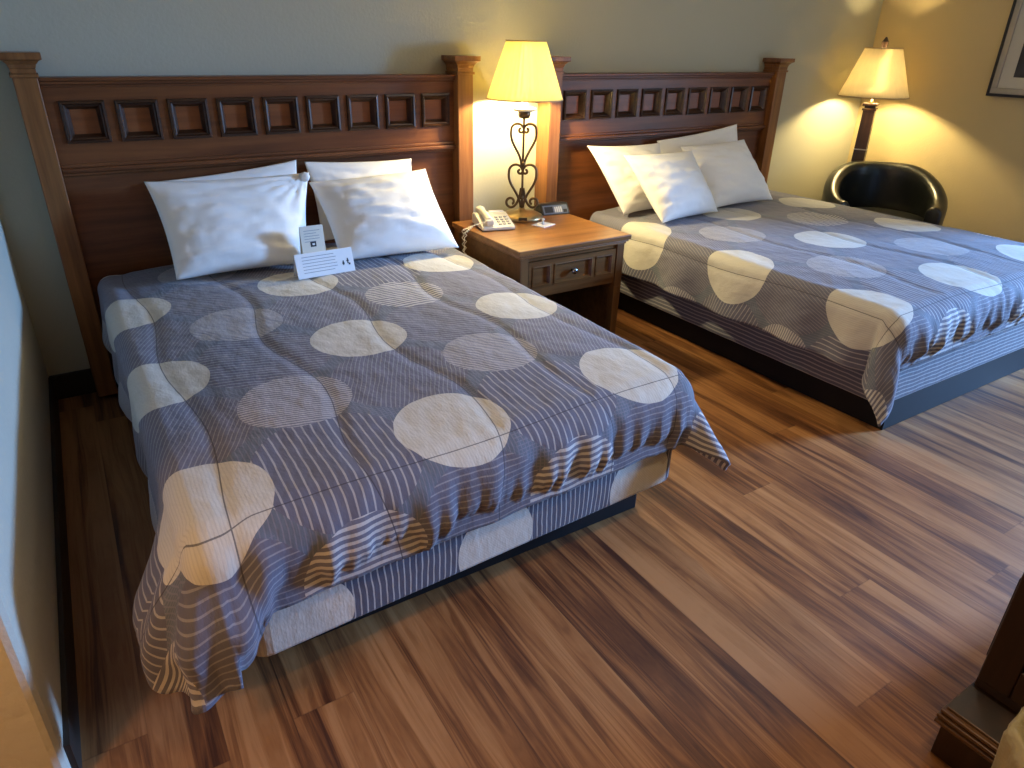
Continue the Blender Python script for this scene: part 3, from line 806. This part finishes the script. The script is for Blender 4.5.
# ------------------------------------------------------------------ tub chair
CX, CY = 4.63, -.67
t = thing('tub_chair', 'black leather tub chair in the corner below the floor lamp', 'chair', (CX, CY, 0), math.radians(-48))
n_ = 60; A0 = math.radians(128)
vs = []; fs = []
ring = None
def prof(a):
    """section of the shell at angle a (0 = back): outer wall, rolled rim, inner wall"""
    e = abs(a) / A0
    zt = lerp(.735, .54, ss(.22, 1.0, e))
    ro = .385; ri = .285
    c = (ro + ri) / 2; w = (ro - ri) / 2
    pts = [(ro - .03, .10), (ro - .006, .25), (ro, zt - .08)]
    for k_ in range(9):
        b_ = k_ / 8 * PI; pts.append((c + w * math.cos(b_), zt - .05 + .05 * math.sin(b_)))
    pts += [(ri, zt - .1), (ri + .015, .36), (ri + .02, .10)]
    return pts
m0 = None
for i in range(n_ + 1):
    a = lerp(-A0, A0, i / n_)
    pr_ = prof(a); m0 = len(pr_)
    for (r_, z_) in pr_: vs.append((r_ * math.sin(a), r_ * math.cos(a), z_))
for i in range(n_):
    for k_ in range(m0):
        fs.append((i * m0 + k_, i * m0 + (k_ + 1) % m0, (i + 1) * m0 + (k_ + 1) % m0, (i + 1) * m0 + k_))
fs.append(tuple(range(m0))); fs.append(tuple(n_ * m0 + k_ for k_ in range(m0))[::-1])
mb = MB(); mb.add(vs, fs, 0, True)
mb.build('shell', M['leather'], t, .012)
mb = MB(); mb.lathe([(.26, .30), (.285, .32), (.29, .40), (.275, .43), (.2, .445), (.001, .45)], (0, -.03, 0), 40); mb.build('seat_cushion', M['leather'], t)
mb = MB(); mb.lathe([(.30, .10), (.31, .12), (.31, .299), (.001, .3)], (0, -.01, 0), 40); mb.build('seat_frame', M['leather'], t)
for (sx, sy) in ((-1, -1), (1, -1), (-1, 1), (1, 1)):
    q = MB(); q.lathe([(.016, 0), (.024, .1), (.001, .101)], (sx * .21, sy * .21, 0), 12); q.build('leg', M['column'], t)

# ------------------------------------------------------------------ picture on the right wall
t = thing('framed_picture', 'framed dark print with a pale mat on the yellow-lit wall', 'picture', (RX, -1.42, 1.19))
y0, y1, z0, z1 = -.54, .54, 0, .86
def ring(mb, a0, a1, x0, x1, mi=0):
    mb.box(x0, x1, y0 + a0, y1 - a0, z0 + a0, z0 + a1, mi).box(x0, x1, y0 + a0, y1 - a0, z1 - a1, z1 - a0, mi)
    mb.box(x0, x1, y0 + a0, y0 + a1, z0 + a1, z1 - a1, mi).box(x0, x1, y1 - a1, y1 - a0, z0 + a1, z1 - a1, mi)
f = MB(); ring(f, 0, .016, -.03, -.001); f.build('outer_frame', M['dkpl'], t, .002)
f = MB(); ring(f, .016, .05, -.026, -.001); f.build('inner_frame', M['silver'], t, .003)
f = MB(); f.box(-.012, -.006, y0 + .05, y1 - .05, z0 + .05, z1 - .05); f.build('mat_board', M['mat'], t)
f = MB(); f.box(-.014, -.012, y0 + .125, y1 - .125, z0 + .115, z1 - .125); f.build('print', M['art'], t)

# ------------------------------------------------------------------ cabinet and waste bin at the lower right
t = thing('cabinet', 'dark wooden cabinet with a moulded base at the lower right', 'cabinet', (1.95, -3.35, 0))
ox, oy = t.location.x, t.location.y
p = MB(); p.box(1.33 - ox, 2.66 - ox, -3.72 - oy, -2.985 - oy, 0, .10); p.build('plinth', M['dres'], t, .002)
p = MB(); x0, x1, y0_, y1_ = 1.315 - ox, 2.68 - ox, -3.72 - oy, -2.972 - oy
zz = .10
for k_, (e, dz) in enumerate(((0, .011), (.007, .006), (0.001, .009), (.010, .005), (.006, .008), (.018, .006))):
    p.box(x0 + e, x1 - e, y0_, y1_ - e * .5, zz, zz + dz); zz += dz
p.build('base_moulding', M['dres_glint'], t, .002)
p = MB(); p.frus((x0 + .02, x1 - .02, y0_, y1_ - .008), (x0 + .10, x1 - .10, y0_, y1_ - .012), zz, zz + .02); p.build('base_ledge', M['dres'], t)
bx0, bx1, by1 = 1.425 - ox, 2.57 - ox, -2.986 - oy
p = MB(); p.box(bx0, bx1, y0_, by1, zz + .018, .98); bo = p.build('body', M['dres'], t, .003)
p = MB(); p.box(bx0 - .012, bx0 - .0005, y0_ + .02, y0_ + .09, zz + .05, .95).box(bx0 - .012, bx0 - .0005, by1 - .07, by1 - .004, zz + .05, .95).box(bx0 - .012, bx0 - .0005, y0_ + .09, by1 - .07, zz + .05, zz + .13).box(bx0 - .012, bx0 - .0005, y0_ + .09, by1 - .07, .87, .95)
p.build('side_frame', M['dres'], t, .003)
for k_ in range(3):
    q = MB(); q.box(bx0 + .04, bx1 - .04, by1, by1 + .012, .22 + k_ * .25, .45 + k_ * .25); dw = q.build('drawer', M['dres'], t, .004)
    for sx in (.25, .75):
        h = MB(); h.lathe([(.006, 0), (.006, .012), (.015, .018), (.012, .028), (.001, .03)], n=14)
        ho = h.build('knob', M['brass'], dw); ho.location = (lerp(bx0, bx1, sx), by1 + .011, .335 + k_ * .25); ho.rotation_euler = (-PI / 2, 0, 0)
p = MB(); p.box(bx0 - .03, bx1 + .03, y0_, by1 + .03, .98, 1.01); p.build('cabinet_top', M['dres'], t, .006)

t = thing('waste_bin', 'waste bin with a crumpled yellowish liner beside the dark cabinet', 'bin', (1.172, -3.245, 0))
b = MB(); b.lathe([(.08, .0), (.104, .375), (.101, .375), (.076, .006), (.001, .006)], n=32); b.build('bucket', M['bin'], t)
b = MB()
vs = []; fs = []; n_ = 56
pr2 = [(.114, .16), (.118, .27), (.121, .37), (.117, .393), (.099, .394), (.088, .35), (.076, .26)]
for j, (r_, z_) in enumerate(pr2):
    for k_ in range(n_):
        a = 2 * PI * k_ / n_
        w = noise.noise(Vector((math.cos(a) * 3, math.sin(a) * 3, j * .35))) * .014 + noise.noise(Vector((math.cos(a) * 9, math.sin(a) * 9, j * .6))) * .006
        z2 = z_ + (noise.noise(Vector((math.cos(a) * 2.5, math.sin(a) * 2.5, 7))) * .05 if j == 0 else w * .7)
        vs.append(((r_ + abs(w)) * math.cos(a), (r_ + abs(w)) * math.sin(a), z2))
for j in range(len(pr2) - 1):
    for k_ in range(n_): fs.append((j * n_ + k_, j * n_ + (k_ + 1) % n_, (j + 1) * n_ + (k_ + 1) % n_, (j + 1) * n_ + k_))
b.add(vs, fs, 0, True); tag(b.build('liner', M['bag'], t), label='yellowish plastic liner')

# ------------------------------------------------------------------ lights
def light(kind, name, loc, energy, col, size=.05, rot=None, sy=None, spread=None):
    l = bpy.data.lights.new(name, kind); l.energy = energy; l.color = col
    if kind == 'AREA':
        l.shape = 'RECTANGLE'; l.size = size; l.size_y = sy or size
        if spread: l.spread = spread
    else: l.shadow_soft_size = size
    o = bpy.data.objects.new(name, l); C.objects.link(o); o.location = loc
    if rot: o.rotation_euler = rot
    return o
warm = (1.0, .79, .41)
light('AREA', 'sky_daylight', (8.4, -4.1, 2.3), 1150, (.23, .49, 1.0), 1.0, Vector((8.4 - 2.5, -4.1 + 2.1, 2.3 - .5)).to_track_quat('Z', 'Y').to_euler(), 1.5)
light('AREA', 'window_daylight', (RX + .09, (WY0 + WY1) / 2, (WZ0 + WZ1) / 2), 36, (.50, .70, 1.0), WZ1 - WZ0 - .1, (0, PI / 2, 0), WY1 - WY0 - .1)
light('POINT', 'table_lamp_light', (LX, LY, NZ + .662), 74, warm, .035)
for sx in (-1, 1): light('POINT', 'floor_lamp_light', (FX + sx * .06 * math.cos(math.radians(25)), FY + sx * .06 * math.sin(math.radians(25)), 1.275), 25, (1.0, .77, .36), .026)
light('POINT', 'vanity_light', (-1.0, -2.72, 1.3), 25, (1.0, .50, .16), .1)
sp = light('SPOT', 'floor_fill_spot', (1.35, -3.1, 2.40), 40, (1.0, .70, .40), .08)  # unseen spot added to warm the floor in front of the beds
sp.data.spot_size = math.radians(112); sp.data.spot_blend = .7
light('POINT', 'ambient_fill', (2.5, -2.0, 2.25), 9, (1.0, .86, .66), .2)  # unseen fill point added to lift the overall light level
w = bpy.data.worlds.new('World'); sc.world = w; w.use_nodes = True
w.node_tree.nodes['Background'].inputs[0].default_value = (.5, .6, .8, 1); w.node_tree.nodes['Background'].inputs[1].default_value = .1

# ------------------------------------------------------------------ camera
cam = bpy.data.cameras.new('camera'); co = bpy.data.objects.new('camera', cam); C.objects.link(co)
co.location = (-.0944, -3.3553, 1.4640); co.rotation_euler = (math.radians(63.675), math.radians(-1.2085), math.radians(-32.585))
cam.sensor_fit = 'HORIZONTAL'; cam.sensor_width = 36; cam.lens = 24.6305; cam.clip_start = .02
sc.camera = co
vs_ = sc.view_settings
vs_.view_transform = 'Standard'; vs_.look = 'None'; vs_.exposure = 0.22; vs_.gamma = 1; vs_.use_curve_mapping = False
sc.cycles.max_bounces = 8; sc.cycles.diffuse_bounces = 5; sc.cycles.use_denoising = True
sc.cycles.sample_clamp_indirect = 6; sc.cycles.caustics_reflective = False; sc.cycles.caustics_refractive = False
